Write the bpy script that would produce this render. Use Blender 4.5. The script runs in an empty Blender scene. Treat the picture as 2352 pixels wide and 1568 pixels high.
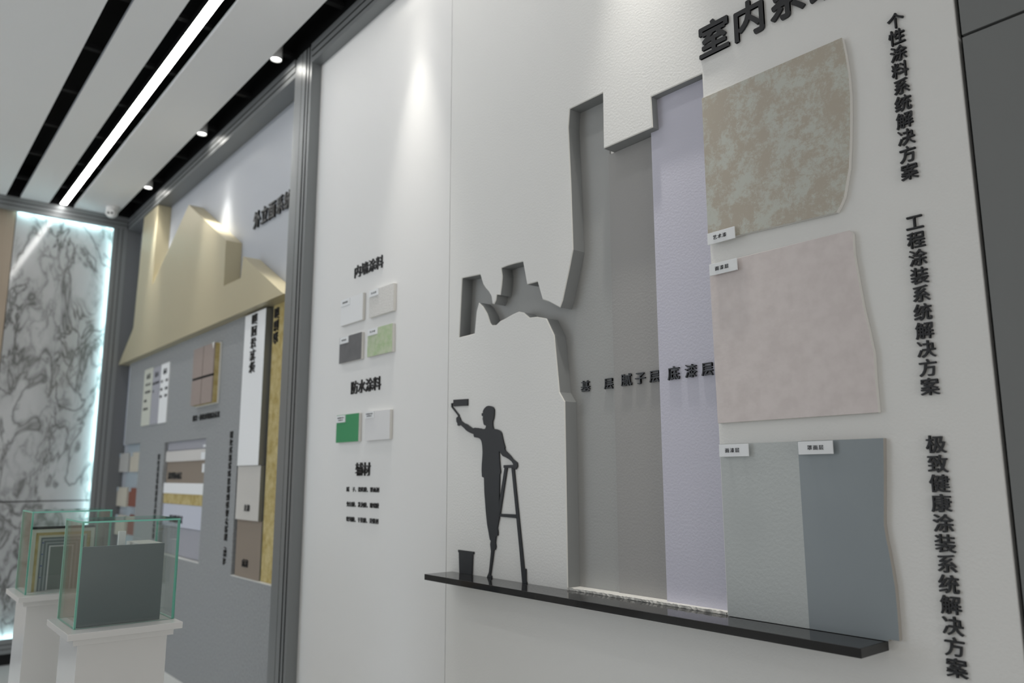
import bpy, bmesh, math, random
from mathutils import Vector, Matrix
random.seed(7)
SC = bpy.context.scene
COL = SC.collection

# ------------------------------------------------------------------ camera
CAM_H = 1.2685
YAW, PITCH, ROLL = math.radians(140.56339), math.radians(9.72143), math.radians(-.15133)
FPX = 1798.78
CPOS = Vector((0, -1.5, CAM_H))
_f = Vector((math.cos(PITCH)*math.cos(YAW), math.cos(PITCH)*math.sin(YAW), math.sin(PITCH)))
_r = _f.cross(Vector((0, 0, 1))).normalized()
_u = _r.cross(_f)
RT = _r*math.cos(ROLL) + _u*math.sin(ROLL)
UP = -_r*math.sin(ROLL) + _u*math.cos(ROLL)
cd = bpy.data.cameras.new('camera')
cam = bpy.data.objects.new('camera', cd)
COL.objects.link(cam)
cd.sensor_width = 36
cd.lens = FPX/2352*36
cd.clip_start = .05
cam.matrix_world = Matrix(((RT.x, UP.x, -_f.x, CPOS.x), (RT.y, UP.y, -_f.y, CPOS.y), (RT.z, UP.z, -_f.z, CPOS.z), (0, 0, 0, 1)))
cd.dof.use_dof = True
cd.dof.focus_distance = 1.85
cd.dof.aperture_fstop = 2.8
SC.camera = cam

# ------------------------------------------------------------------ light of the place, one added fill
SC.view_settings.view_transform = 'Standard'
SC.view_settings.look = 'None'
SC.view_settings.exposure = 0.0
SC.view_settings.gamma = 1.0
SC.view_settings.use_curve_mapping = False
WORLD_STRENGTH = 0.38
LINEAR_STRENGTH = 16.5
SPOT_WATTS = 70
SPOT_MID_WATTS = 6.5
SPOT_FILL_WATTS = 1.7
NEAR_FILL_WATTS = 31
LED_STRENGTH = 22
DAY_WATTS = 50
w = bpy.data.worlds.new('world')
SC.world = w
w.use_nodes = True
w.node_tree.nodes['Background'].inputs[0].default_value = (1.0, .97, .925, 1)
w.node_tree.nodes['Background'].inputs[1].default_value = WORLD_STRENGTH
# daylight from the shop entrance on the far side of the room
ld = bpy.data.lights.new('entrance_daylight', 'AREA')
ld.shape = 'RECTANGLE'; ld.size = 3.0; ld.size_y = 2.4
ld.energy = DAY_WATTS; ld.color = (.80, .90, 1.0)
lo = bpy.data.objects.new('entrance_daylight', ld); COL.objects.link(lo)
lo.location = (-5.0, -4.4, 1.5); lo.rotation_euler = (math.radians(90), 0, 0)

# added fill at the unseen near end, brightens the faces turned towards it
lw = bpy.data.lights.new('near_end_fill', 'AREA')
lw.shape = 'RECTANGLE'; lw.size = 1.7; lw.size_y = 2.2
lw.energy = NEAR_FILL_WATTS; lw.color = (1, .985, .96)
lo = bpy.data.objects.new('near_end_fill', lw); COL.objects.link(lo)
lo.location = (3.1, -.95, 1.4); lo.rotation_euler = (math.radians(90), 0, math.radians(90))

# ------------------------------------------------------------------ helpers
def ray(px, py):
    return RT*((px-1176)/FPX) - UP*((py-784)/FPX) + _f
def on_y(px, py, y):
    r = ray(px, py); p = CPOS + r*((y-CPOS.y)/r.y); return (p.x, p.z)
def poly_y(pts, y):
    return [on_y(a, b, y) for a, b in pts]
def rect_y(bl, tr, y):
    a = on_y(*bl, y); b = on_y(*tr, y)
    return (a[0], b[0], a[1], b[1])
def quad_y(pts, y):
    """average four corners (TL,TR,BR,BL) to an upright rectangle"""
    q = poly_y(pts, y)
    return ((q[0][0]+q[3][0])/2, (q[1][0]+q[2][0])/2, (q[2][1]+q[3][1])/2, (q[0][1]+q[1][1])/2)
def lin(c):
    return tuple((v/12.92 if v <= .04045 else ((v+.055)/1.055)**2.4) for v in (x/255 for x in c))

def nt(name):
    m = bpy.data.materials.new(name); m.use_nodes = True
    t = m.node_tree; return m, t, t.nodes['Principled BSDF']
def mat(name, c, rough=.5, spec=.4, metal=0, bump=None, emit=0, var=None):
    """c is linear albedo; bump=(scale, distance); var=(scale, second colour, contrast)"""
    m, t, b = nt(name)
    b.inputs['Base Color'].default_value = (*c, 1)
    b.inputs['Roughness'].default_value = rough
    b.inputs['Specular IOR Level'].default_value = spec
    b.inputs['Metallic'].default_value = metal
    tc = t.nodes.new('ShaderNodeTexCoord')
    if emit:
        b.inputs['Emission Color'].default_value = (*c, 1)
        b.inputs['Emission Strength'].default_value = emit
    if var:
        n = t.nodes.new('ShaderNodeTexNoise'); n.inputs['Scale'].default_value = var[0]; n.inputs['Detail'].default_value = 6
        r = t.nodes.new('ShaderNodeValToRGB')
        k = var[2]
        r.color_ramp.elements[0].position = .5-k; r.color_ramp.elements[1].position = .5+k
        r.color_ramp.elements[0].color = (*c, 1); r.color_ramp.elements[1].color = (*var[1], 1)
        t.links.new(tc.outputs['Object'], n.inputs['Vector']); t.links.new(n.outputs['Fac'], r.inputs['Fac'])
        t.links.new(r.outputs['Color'], b.inputs['Base Color'])
    if bump:
        n = t.nodes.new('ShaderNodeTexNoise'); n.inputs['Scale'].default_value = bump[0]; n.inputs['Detail'].default_value = 3
        u = t.nodes.new('ShaderNodeBump'); u.inputs['Distance'].default_value = bump[1]; u.inputs['Strength'].default_value = 1
        t.links.new(tc.outputs['Object'], n.inputs['Vector']); t.links.new(n.outputs['Fac'], u.inputs['Height'])
        t.links.new(u.outputs['Normal'], b.inputs['Normal'])
    return m

M = {}
M['wall_smooth'] = mat('smooth_white_paint', (.78, .78, .775), .6, .3, bump=(180, .0003))
M['wall_rough'] = mat('textured_white_paint', (.78, .78, .765), .6, .3, bump=(160, .0006))
M['edge_white'] = mat('white_edge_paint', (.82, .81, .77), .6, .3)
M['base_gray'] = mat('substrate_gray_paint', (.40, .405, .40), .7, .25, bump=(160, .00045))
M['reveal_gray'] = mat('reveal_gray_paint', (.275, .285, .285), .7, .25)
M['putty_gray'] = mat('putty_gray_paint', (.37, .365, .36), .7, .25, bump=(160, .00045))
M['primer_lilac'] = mat('primer_lilac_paint', (.60, .595, .69), .6, .3, bump=(160, .0006))
M['plaster'] = mat('rough_white_plaster', (.74, .73, .69), .8, .2, bump=(60, .006))
M['black_letter'] = mat('black_acrylic', (.022, .023, .026), .35, .4)
M['silhouette'] = mat('black_acrylic_sheet', (.020, .022, .026), .45, .4)
M['shelf_black'] = mat('gloss_black_lacquer', (.012, .012, .013), .06, .5)
M['frame_gray'] = mat('gray_metal_profile', (.215, .225, .23), .38, .5, metal=.35)
M['jamb_gray'] = mat('dark_gray_laminate', (.13, .135, .14), .5, .4)
M['groove'] = mat('shadow_gap', (.02, .02, .02), .8, .1)
M['side_gray'] = mat('gray_wall_board', (.19, .198, .198), .5, .4)
M['ceiling'] = mat('ceiling_white_board', (.78, .78, .78), .6, .3)
M['ceiling_edge'] = mat('ceiling_board_edge', (.40, .42, .43), .6, .3)
M['black'] = mat('black_plenum', (.006, .006, .007), .8, .2)
M['strut'] = mat('dark_ceiling_strut', (.012, .012, .013), .6, .3)
M['floor'] = mat('pale_polished_tile', (.62, .62, .60), .15, .5)
M['plinth'] = mat('pale_plinth', (.62, .62, .60), .4, .4)
M['white_gloss'] = mat('white_lacquer', (.74, .74, .73), .18, .5)
M['white_plate'] = mat('white_acrylic_plate', (.80, .82, .84), .35, .4)
M['ink'] = mat('black_ink', (.03, .03, .035), .5, .3)
M['board_edge'] = mat('board_edge_white', (.66, .65, .62), .6, .3)
M['board_edge_warm'] = mat('board_edge_brown_grey', (.36, .34, .31), .7, .3)
M['pink'] = mat('pink_fabric_paint', (.655, .595, .585), .6, .3, var=(36, (.71, .65, .64), .14), bump=(40, .0006))
M['topcoat_light'] = mat('light_gray_topcoat', (.50, .53, .53), .55, .3, bump=(140, .0005))
M['topcoat_blue'] = mat('blue_gray_topcoat', (.26, .295, .315), .35, .4)
M['yellow'] = mat('champagne_metal_paint', (.47, .42, .285), .42, .5, metal=.2)
M['slab'] = mat('gray_stone_paint', (.325, .335, .34), .7, .25, var=(85, (.25, .258, .263), .2), bump=(150, .0008))
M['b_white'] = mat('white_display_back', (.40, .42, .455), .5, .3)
M['pale_blue'] = mat('pale_blue_back', (.36, .41, .45), .5, .3)
M['wool'] = mat('rock_wool_yellow', (.40, .31, .12), .9, .1, var=(26, (.55, .46, .24), .18), bump=(70, .004))
M['brown'] = mat('brown_coat', (.26, .215, .175), .6, .3, bump=(200, .0006))
M['beige'] = mat('beige_coat', (.55, .53, .50), .6, .3)
M['offwhite'] = mat('offwhite_coat', (.60, .58, .56), .6, .3)
M['lilac_gray'] = mat('lilac_gray_mortar', (.36, .36, .40), .6, .3)
M['pale_lilac'] = mat('pale_lilac_mortar', (.55, .57, .65), .6, .3)
M['cream'] = mat('cream_card', (.56, .57, .50), .6, .3)
M['granite_pink'] = mat('pink_granite_paint', (.33, .27, .245), .7, .3, var=(220, (.26, .215, .195), .2), bump=(250, .0008))
M['cream_tile'] = mat('cream_sample', (.50, .46, .385), .6, .3)
M['speckle_tile'] = mat('speckled_gray_sample', (.44, .43, .41), .7, .3, var=(260, (.36, .35, .335), .2))
M['red_tile'] = mat('brick_red_sample', (.21, .075, .052), .7, .3)
M['t_white'] = mat('matt_white_sample', (.80, .81, .82), .6, .3)
M['t_speck'] = mat('grainy_white_sample', (.76, .75, .73), .8, .2, var=(230, (.60, .59, .57), .12), bump=(230, .002))
M['t_dark'] = mat('dark_gray_sample', (.135, .135, .14), .6, .3, var=(30, (.165, .165, .17), .2))
M['t_green'] = mat('pale_green_sample', (.40, .52, .30), .7, .3, var=(38, (.52, .58, .43), .14), bump=(120, .001))
M['t_emerald'] = mat('emerald_sample', (.055, .29, .125), .6, .3)
M['t_light'] = mat('pale_gray_sample', (.72, .72, .73), .6, .3)
M['case_board'] = mat('slate_gray_board', (.14, .165, .175), .4, .4)
M['lens'] = mat('camera_lens_black', (.02, .02, .022), .15, .5)
M['cam_white'] = mat('camera_white_plastic', (.74, .74, .73), .4, .4)
M['lamp_body'] = mat('lamp_white_metal', (.75, .75, .74), .6, .5)
M['frame_step'] = mat('gray_layer', (.17, .20, .21), .5, .4)
M['frame_step_light'] = mat('pale_gray_layer', (.36, .39, .40), .5, .4)
M['frame_core'] = mat('green_gray_core', (.20, .225, .215), .5, .4)
M['blue_mark'] = mat('blue_marker', (.03, .05, .30), .5, .3)

def emitter(name, c, s):
    m, t, b = nt(name)
    t.nodes.remove(b)
    e = t.nodes.new('ShaderNodeEmission'); e.inputs[0].default_value = (*c, 1); e.inputs[1].default_value = s
    t.links.new(e.outputs[0], t.nodes['Material Output'].inputs[0]); return m
M['linear'] = emitter('linear_lamp_glow', (1, .99, .965), LINEAR_STRENGTH)
M['led'] = emitter('cool_led_glow', (.62, .95, 1.0), LED_STRENGTH)
M['spot_glow'] = emitter('downlight_glow', (1, .98, .93), 14)

def glass(name, tint, refl):
    m, t, b = nt(name); t.nodes.remove(b)
    tr = t.nodes.new('ShaderNodeBsdfTransparent'); tr.inputs[0].default_value = (*tint, 1)
    g = t.nodes.new('ShaderNodeBsdfGlossy'); g.inputs['Roughness'].default_value = .01
    f = t.nodes.new('ShaderNodeFresnel')
    ge = t.nodes.new('ShaderNodeNewGeometry'); mr = t.nodes.new('ShaderNodeMapRange')
    mr.inputs['To Min'].default_value = refl; mr.inputs['To Max'].default_value = 1/refl
    t.links.new(ge.outputs['Backfacing'], mr.inputs['Value']); t.links.new(mr.outputs[0], f.inputs['IOR'])
    x = t.nodes.new('ShaderNodeMixShader')
    t.links.new(f.outputs[0], x.inputs[0]); t.links.new(tr.outputs[0], x.inputs[1]); t.links.new(g.outputs[0], x.inputs[2])
    t.links.new(x.outputs[0], t.nodes['Material Output'].inputs[0]); return m
M['glass'] = glass('clear_glass', (.955, .975, .965), 1.5)
m, t, b = nt('green_glass_edge')
b.inputs['Base Color'].default_value = (.22, .62, .50, 1); b.inputs['Roughness'].default_value = .15  # light piped through the glass is put into this bright green
b.inputs['Specular IOR Level'].default_value = .6
M['glass_edge'] = m

# art paint: mottled beige and grey-green
m, t, b = nt('mottled_art_paint')
tc = t.nodes.new('ShaderNodeTexCoord')
n1 = t.nodes.new('ShaderNodeTexNoise'); n1.inputs['Scale'].default_value = 19; n1.inputs['Detail'].default_value = 12; n1.inputs['Roughness'].default_value = .82; n1.inputs['Distortion'].default_value = .15
r1 = t.nodes.new('ShaderNodeValToRGB')
r1.color_ramp.elements[0].position = .47; r1.color_ramp.elements[0].color = (.44, .395, .325, 1)
r1.color_ramp.elements[1].position = .56; r1.color_ramp.elements[1].color = (.52, .535, .485, 1)
t.links.new(tc.outputs['Object'], n1.inputs['Vector']); t.links.new(n1.outputs['Fac'], r1.inputs['Fac'])
t.links.new(r1.outputs['Color'], b.inputs['Base Color']); b.inputs['Roughness'].default_value = .55
M['art'] = m

# marble with dark veins
m, t, b = nt('veined_white_marble')
tc = t.nodes.new('ShaderNodeTexCoord')
mp = t.nodes.new('ShaderNodeMapping'); mp.inputs['Rotation'].default_value = (math.radians(38), 0, 0); mp.inputs['Scale'].default_value = (1, 1.5, .75)
t.links.new(tc.outputs['Object'], mp.inputs['Vector'])
def vein(scale, dist, width, w_):
    n = t.nodes.new('ShaderNodeTexNoise'); n.noise_dimensions = '4D'; n.inputs['W'].default_value = w_
    n.inputs['Scale'].default_value = scale; n.inputs['Detail'].default_value = 5; n.inputs['Distortion'].default_value = dist
    t.links.new(mp.outputs[0], n.inputs['Vector'])
    s = t.nodes.new('ShaderNodeMath'); s.operation = 'SUBTRACT'; s.inputs[1].default_value = .5; t.links.new(n.outputs['Fac'], s.inputs[0])
    a = t.nodes.new('ShaderNodeMath'); a.operation = 'ABSOLUTE'; t.links.new(s.outputs[0], a.inputs[0])
    r = t.nodes.new('ShaderNodeMapRange'); r.inputs['From Min'].default_value = 0; r.inputs['From Max'].default_value = width
    r.inputs['To Min'].default_value = 1; r.inputs['To Max'].default_value = 0
    t.links.new(a.outputs[0], r.inputs['Value'])
    pw = t.nodes.new('ShaderNodeMath'); pw.operation = 'POWER'; pw.inputs[1].default_value = 1.8; t.links.new(r.outputs[0], pw.inputs[0]); return pw.outputs[0]
v1 = vein(2.6, .9, .05, 1.7); v2 = vein(6.5, .8, .09, 4.2)
cl = t.nodes.new('ShaderNodeTexNoise'); cl.inputs['Scale'].default_value = 2.2; cl.inputs['Detail'].default_value = 5; t.links.new(mp.outputs[0], cl.inputs['Vector'])
clr = t.nodes.new('ShaderNodeMapRange'); clr.inputs['From Min'].default_value = .42; clr.inputs['From Max'].default_value = .62; t.links.new(cl.outputs['Fac'], clr.inputs['Value'])
mu = t.nodes.new('ShaderNodeMath'); mu.operation = 'MULTIPLY'; t.links.new(v2, mu.inputs[0]); t.links.new(clr.outputs[0], mu.inputs[1])
mx = t.nodes.new('ShaderNodeMath'); mx.operation = 'MAXIMUM'; t.links.new(v1, mx.inputs[0]); t.links.new(mu.outputs[0], mx.inputs[1])
c2 = t.nodes.new('ShaderNodeMath'); c2.operation = 'MULTIPLY_ADD'; c2.inputs[1].default_value = .22; t.links.new(clr.outputs[0], c2.inputs[0]); 
m8 = t.nodes.new('ShaderNodeMath'); m8.operation = 'MULTIPLY'; m8.inputs[1].default_value = .75; t.links.new(mx.outputs[0], m8.inputs[0]); t.links.new(m8.outputs[0], c2.inputs[2])
rr = t.nodes.new('ShaderNodeMix'); rr.data_type = 'RGBA'
rr.inputs['A'].default_value = (.50, .50, .50, 1); rr.inputs['B'].default_value = (.10, .10, .095, 1)
t.links.new(c2.outputs[0], rr.inputs['Factor']); t.links.new(rr.outputs['Result'], b.inputs['Base Color'])
b.inputs['Roughness'].default_value = .07
M['marble'] = m

# wood veneer
m, t, b = nt('brown_wood_veneer')
tc = t.nodes.new('ShaderNodeTexCoord'); mp = t.nodes.new('ShaderNodeMapping'); mp.inputs['Scale'].default_value = (1, 60, 1.2)
n = t.nodes.new('ShaderNodeTexNoise'); n.inputs['Scale'].default_value = 1.6; n.inputs['Detail'].default_value = 4
r = t.nodes.new('ShaderNodeValToRGB'); r.color_ramp.elements[0].color = (.30, .235, .175, 1); r.color_ramp.elements[1].color = (.39, .315, .24, 1)
t.links.new(tc.outputs['Object'], mp.inputs[0]); t.links.new(mp.outputs[0], n.inputs['Vector']); t.links.new(n.outputs['Fac'], r.inputs['Fac']); t.links.new(r.outputs['Color'], b.inputs['Base Color'])
b.inputs['Roughness'].default_value = .35
M['wood'] = m

def link(name, me, parent=None, loc=(0, 0, 0)):
    o = bpy.data.objects.new(name, me); COL.objects.link(o)
    o.location = loc
    if parent: o.parent = parent
    return o
def origin_of(o):
    v = Vector((0, 0, 0))
    while o: v += o.location; o = o.parent
    return v
def mesh_obj(name, bm, mats, parent=None, loc=None, bevel=0, smooth=False):
    """bm holds world coordinates; loc is the world origin wanted"""
    base = origin_of(parent)
    L = Vector(loc) if loc is not None else base
    bm.transform(Matrix.Translation(-L))
    bmesh.ops.recalc_face_normals(bm, faces=bm.faces)
    me = bpy.data.meshes.new(name); bm.to_mesh(me); bm.free()
    for x in (mats if isinstance(mats, (list, tuple)) else [mats]): me.materials.append(M[x])
    if smooth:
        for p in me.polygons: p.use_smooth = True
    o = link(name, me, parent, L-base)
    if bevel:
        b = o.modifiers.new('bevel', 'BEVEL'); b.width = bevel; b.segments = 2; b.limit_method = 'ANGLE'; b.angle_limit = math.radians(40)
    return o
def add_box(bm, x0, x1, y0, y1, z0, z1, mi=0):
    vs = [bm.verts.new(p) for p in ((x0, y0, z0), (x1, y0, z0), (x1, y1, z0), (x0, y1, z0), (x0, y0, z1), (x1, y0, z1), (x1, y1, z1), (x0, y1, z1))]
    for f in ((0, 3, 2, 1), (4, 5, 6, 7), (0, 1, 5, 4), (1, 2, 6, 5), (2, 3, 7, 6), (3, 0, 4, 7)):
        bm.faces.new([vs[i] for i in f]).material_index = mi
def add_prism(bm, pts, y0, y1, mf=0, ms=0):
    """polygon in x,z from y0 (front) to y1 (back)"""
    a = [bm.verts.new((x, y0, z)) for x, z in pts]; b = [bm.verts.new((x, y1, z)) for x, z in pts]
    bm.faces.new(a).material_index = mf; bm.faces.new(list(reversed(b))).material_index = ms
    for i in range(len(a)):
        j = (i+1) % len(a); bm.faces.new((a[i], b[i], b[j], a[j])).material_index = ms
def box(name, x0, x1, y0, y1, z0, z1, m_, parent=None, loc=None, bevel=0):
    bm = bmesh.new(); add_box(bm, x0, x1, y0, y1, z0, z1)
    return mesh_obj(name, bm, m_, parent, loc, bevel)
def prism(name, pts, y0, y1, m_, parent=None, loc=None, bevel=0):
    bm = bmesh.new(); add_prism(bm, pts, y0, y1, 0, 1 if isinstance(m_, (list, tuple)) and len(m_) > 1 else 0)
    return mesh_obj(name, bm, m_, parent, loc, bevel)
def cyl(bm, c, r0, r1, z0, z1, n=32, caps=True, mi=0):
    a = [bm.verts.new((c[0]+r0*math.cos(i*2*math.pi/n), c[1]+r0*math.sin(i*2*math.pi/n), z0)) for i in range(n)]
    b = [bm.verts.new((c[0]+r1*math.cos(i*2*math.pi/n), c[1]+r1*math.sin(i*2*math.pi/n), z1)) for i in range(n)]
    for i in range(n):
        j = (i+1) % n; bm.faces.new((a[i], a[j], b[j], b[i])).material_index = mi
    if caps: bm.faces.new(list(reversed(a))).material_index = mi; bm.faces.new(b).material_index = mi
def structure(o): o['kind'] = 'structure'; return o
def tag(o, label, cat, group=None):
    o['label'] = label; o['category'] = cat
    if group: o['group'] = group
    return o
def thing(name, loc, label, cat, group=None):
    o = bpy.data.objects.new(name, None); o.empty_display_size = .05; COL.objects.link(o); o.location = loc
    return tag(o, label, cat, group)

# glyphs -------------------------------------------------------------
GL = {}
def glyph(ch, bold):
    k = (ch, bold)
    if k in GL: return GL[k]
    c = bpy.data.curves.new('glyph', 'FONT'); c.body = ch; c.offset = bold; c.extrude = .5; c.resolution_u = 4
    o = bpy.data.objects.new('glyph', c); COL.objects.link(o); bpy.context.view_layer.update()
    me = bpy.data.meshes.new_from_object(o.evaluated_get(bpy.context.evaluated_depsgraph_get()))
    bpy.data.objects.remove(o); bpy.data.curves.remove(c)
    GL[k] = me; return me
def glyph_into(bm, ch, bold, cx, cz, w, h, y0, y1, rot=0):
    """write one character centred on cx,cz; ink box about w x h; front y0, back y1"""
    me = glyph(ch, 0)
    ca, sa = math.cos(rot), math.sin(rot)
    k = 8 if bold > .01 else (4 if bold > .004 else 1)
    if bold <= .004: bold = 0
    for i in range(k):
        dx, dy = bold*math.cos((i+.5)*2*math.pi/k)*1.08, bold*math.sin((i+.5)*2*math.pi/k)*1.08
        n0 = len(bm.verts)
        bm.from_mesh(me)
        bm.verts.ensure_lookup_table()
        for v in list(bm.verts)[n0:]:
            u = (v.co.x+dx-.5)*w/.96; q = (v.co.y+dy-.385)*h/.96; d = v.co.z
            v.co = Vector((cx + u*ca - q*sa, y0 + (0.5-d)*(y1-y0) + i*2e-6, cz + u*sa + q*ca))
def letters(name, label, chars, centres, sizes, y0, y1, bold=.02, rot=0, m_='black_letter', parent=None, child='character', merge=False):
    """a row of raised letters: one thing, one mesh per character"""
    if parent is None:
        cx = sum(c[0] for c in centres)/len(centres); cz = min(c[1] for c in centres)
        root = thing(name, (cx, y1, cz), label, 'lettering')
    else: root = parent
    bm = bmesh.new()
    for ch, c, s in zip(chars, centres, sizes):
        if ch in ' \u3000': continue
        if not merge: bm = bmesh.new()
        glyph_into(bm, ch, bold, c[0], c[1], s[0], s[1], y0, y1, rot)
        if not merge: mesh_obj(child, bm, m_, root, (c[0], y1, c[1]))
    if merge: return mesh_obj(child, bm, m_, root)
    return root
def row(chars, q, fill=.94):
    """centres and sizes for characters spread over an upright rectangle x0,x1,z0,z1"""
    x0, x1, z0, z1 = q; n = len(chars); w_ = (x1-x0)/n
    return [(x0+w_*(i+.5), (z0+z1)/2) for i in range(n)], [(w_*fill, z1-z0)]*n
def column(n, a, b, y):
    p, q = on_y(*a, y), on_y(*b, y)
    xm = (p[0]+q[0])/2
    return [(xm, p[1]+(q[1]-p[1])*i/(n-1)) for i in range(n)]

H = CAM_H
ZC = H+2.03            # ceiling
XF = -6.56             # far wall frame face
YB = .05               # back of the left bay
XP0, XP1 = -3.433, -3.247
# ================================================================== SETTING
structure(box('floor', -7.2, 3.2, -6.2, .3, -.05, 0, 'floor'))
# ceiling: white boards, black plenum
structure(box('ceiling', -7.0, 3.2, -6.2, .3, ZC+.26, ZC+.30, 'black'))
def ceil_board(n, y0, y1):
    bm = bmesh.new(); add_box(bm, XF, 3.2, y0, y1, ZC, ZC+.02)
    for f in bm.faces:
        f.normal_update()
        if abs(f.normal.y) > .5: f.material_index = 1
    structure(mesh_obj('ceiling', bm, ['ceiling', 'ceiling_edge']))
ceil_board(1, -.445, -.152)
ceil_board(2, -.797, -.612)
ceil_board(3, -6.2, -.886)
bm = bmesh.new()
for yy0, yy1 in ((-.886, -.797), (-.612, -.445), (-.152, -.03)):
    x = -6.3
    while x < 3:
        add_box(bm, x, x+.03, yy0-.02, yy1+.02, ZC+.055, ZC+.075); x += .55
structure(mesh_obj('ceiling', bm, 'strut'))
# smooth white wall between pillar and seam, textured wall right of it
XS = -2.163
XR = -.512
structure(box('wall_middle', XP1-.02, XS-.0015, 0, .02, 0, 3.25, 'wall_smooth'))
# hole of the textured wall (x,z at y=0)
hole_px = [(1304, 1348.5), (1297, 921.5), (1285, 900), (1273, 770), (1255, 731), (1232, 727), (1216, 729), (1203, 717.5), (1191, 715), (1176, 722), (1160, 731), (1148, 737),
           (1139, 746), (1130, 746.5), (1126, 742), (1119, 720), (1109.5, 704), (1099.5, 694.5), (1094, 715), (1089.5, 765.5), (1054.5, 774.5), (1061, 638.5),
           (1102.5, 630), (1109, 652), (1115.5, 662), (1122, 669), (1128, 680), (1130.5, 697), (1134.5, 698), (1139, 688.5), (1140.5, 676.5), (1149, 677), (1152, 655), (1153.5, 634), (1151, 615.5),
           (1164, 610), (1183, 604.5), (1200.5, 600.5), (1210, 653), (1234, 646.5), (1245.5, 687.5), (1260, 692), (1286, 706),
           (1292, 690), (1308, 615), (1316, 573), (1311, 420), (1305, 292), (1308, 250), (1384, 213), (1386, 341), (1499, 292), (1495, 222), (1614, 168)]
hole = poly_y(hole_px, 0)
ZL = on_y(1303, 1350, 0)[1]             # ledge level
XC3 = -1.085
hole[0] = (hole[0][0], ZL)
hole[-1] = (XC3, hole[-1][1])
hole.append((XC3, ZL))
def inset(pts, d):
    n = len(pts); area = sum(pts[i][0]*pts[(i+1) % n][1]-pts[(i+1) % n][0]*pts[i][1] for i in range(n)); s = 1 if area > 0 else -1
    out = []
    for i in range(n):
        p, q, r_ = Vector(pts[i-1]), Vector(pts[i]), Vector(pts[(i+1) % n])
        e1, e2 = (q-p).normalized(), (r_-q).normalized()
        n1 = Vector((e1.y, -e1.x))*s; n2 = Vector((e2.y, -e2.x))*s
        b_ = (n1+n2); b_ = b_/max(.35, b_.length_squared)*2 if b_.length > 1e-6 else n1
        out.append(tuple(q + b_*d/1.0*.5 if False else q + (n1+n2)/max(.6, 1+n1.dot(n2))*d))
    return out
def wall_with_hole(name, outer, hole, y, depth, m_, rim=.0022):
    bm = bmesh.new()
    def loop(pts, yy): return [bm.verts.new((x, yy, z)) for x, z in pts]
    def edges(l): return [bm.edges.new((l[i], l[(i+1) % len(l)])) for i in range(len(l))]
    o = loop(outer, y); h = loop(inset(hole, rim), y)
    res = bmesh.ops.triangle_fill(bm, edges=edges(o)+edges(h), use_beauty=True)
    h2 = loop(hole, y+rim); h3 = loop(hole, y+depth)
    for i in range(len(h)):
        j = (i+1) % len(h)
        bm.faces.new((h[i], h[j], h2[j], h2[i])).material_index = 1
        bm.faces.new((h2[i], h2[j], h3[j], h3[i])).material_index = 2
    ob = loop(outer, y+depth)
    for i in range(len(o)):
        j = (i+1) % len(o); bm.faces.new((o[i], ob[i], ob[j], o[j]))
    return mesh_obj(name, bm, m_)
outer = [(XS+.0015, 0), (XR, 0), (XR, 3.25), (XS+.0015, 3.25)]
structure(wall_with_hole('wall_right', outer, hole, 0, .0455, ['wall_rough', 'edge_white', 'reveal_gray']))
# grey boards right of the textured wall
g = on_y(2205, 85, .004); g2 = on_y(2352, 33, .004)
zj = g[1]
bm = bmesh.new()
add_box(bm, XR+.008, 2.6, .004, .03, 0, zj-.003); add_box(bm, XR+.008, 2.6, .004, .03, zj+.003, 3.25)
add_box(bm, XR-.002, 2.6, .022, .04, 0, 3.25, 1)
structure(mesh_obj('wall_outer', bm, ['side_gray', 'groove']))
# dark backing behind the seam
structure(box('wall_back', XS-.006, XS+.006, .012, .03, 0, 3.25, 'groove'))
# left bay: white back wall and far jamb
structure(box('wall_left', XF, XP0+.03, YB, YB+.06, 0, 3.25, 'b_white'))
structure(box('trim_1', XF-.05, XF+.002, -.055, YB, 0, H+1.93, 'jamb_gray'))
# pillar with stepped, grooved face
def profile_bar(name, prof, fn, a0, a1, mats):
    """prof: list of (u, y, material) runs; fn(u, y, a) gives the point"""
    bm = bmesh.new()
    A = [bm.verts.new(fn(u, y, a0)) for u, y in prof]; B = [bm.verts.new(fn(u, y, a1)) for u, y in prof]
    for i in range(len(prof)-1):
        f = bm.faces.new((A[i], A[i+1], B[i+1], B[i]))
        u0, u1 = prof[i], prof[i+1]
        if -.0565 < u0[1] < -.035 and -.0565 < u1[1] < -.035 and abs(u0[0]-u1[0]) < .006 and max(u0[1], u1[1]) > -.0405: f.material_index = 1
    bm.faces.new(A); bm.faces.new(list(reversed(B)))
    return structure(mesh_obj(name, bm, mats))
def grooved(edges_, lev, back):
    prof = [(edges_[0], back)]
    for i in range(len(edges_)-1):
        a, b_ = edges_[i], edges_[i+1]; y = lev[i]
        prof += [(a+(.0018 if i else 0), y), (b_-(.0018 if i < len(edges_)-2 else 0), y)]
        if i < len(edges_)-2: prof += [(b_-.0018, -.040), (b_+.0018, -.040)]
    prof.append((edges_[-1], back)); return prof
pe = [XP0, -3.407, -3.376, -3.340, -3.297, -3.271, XP1]
profile_bar('trim_2', grooved(pe, [-.050, -.053, -.056, -.056, -.053, -.050], YB), lambda u, y, a: (u, y, a), 0, H+2.018, ['frame_gray', 'groove'])
ze = [H+1.930, H+1.957, H+1.987, H+2.022]
bp = grooved(ze, [-.050, -.053, -.056], YB)
profile_bar('trim_3', bp, lambda u, y, a: (a, y, u), XP1-.001, 3.2, ['frame_gray', 'groove'])
profile_bar('trim_4', bp, lambda u, y, a: (a, y, u), XF-.05, XP0+.001, ['frame_gray', 'groove'])
structure(box('ceiling', -7, 3.2, -.03, .3, H+2.022, ZC+.26, 'black'))
structure(box('ceiling', -7, XF-.004, -6.2, -.031, ZC+.001, ZC+.26, 'black'))
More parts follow.
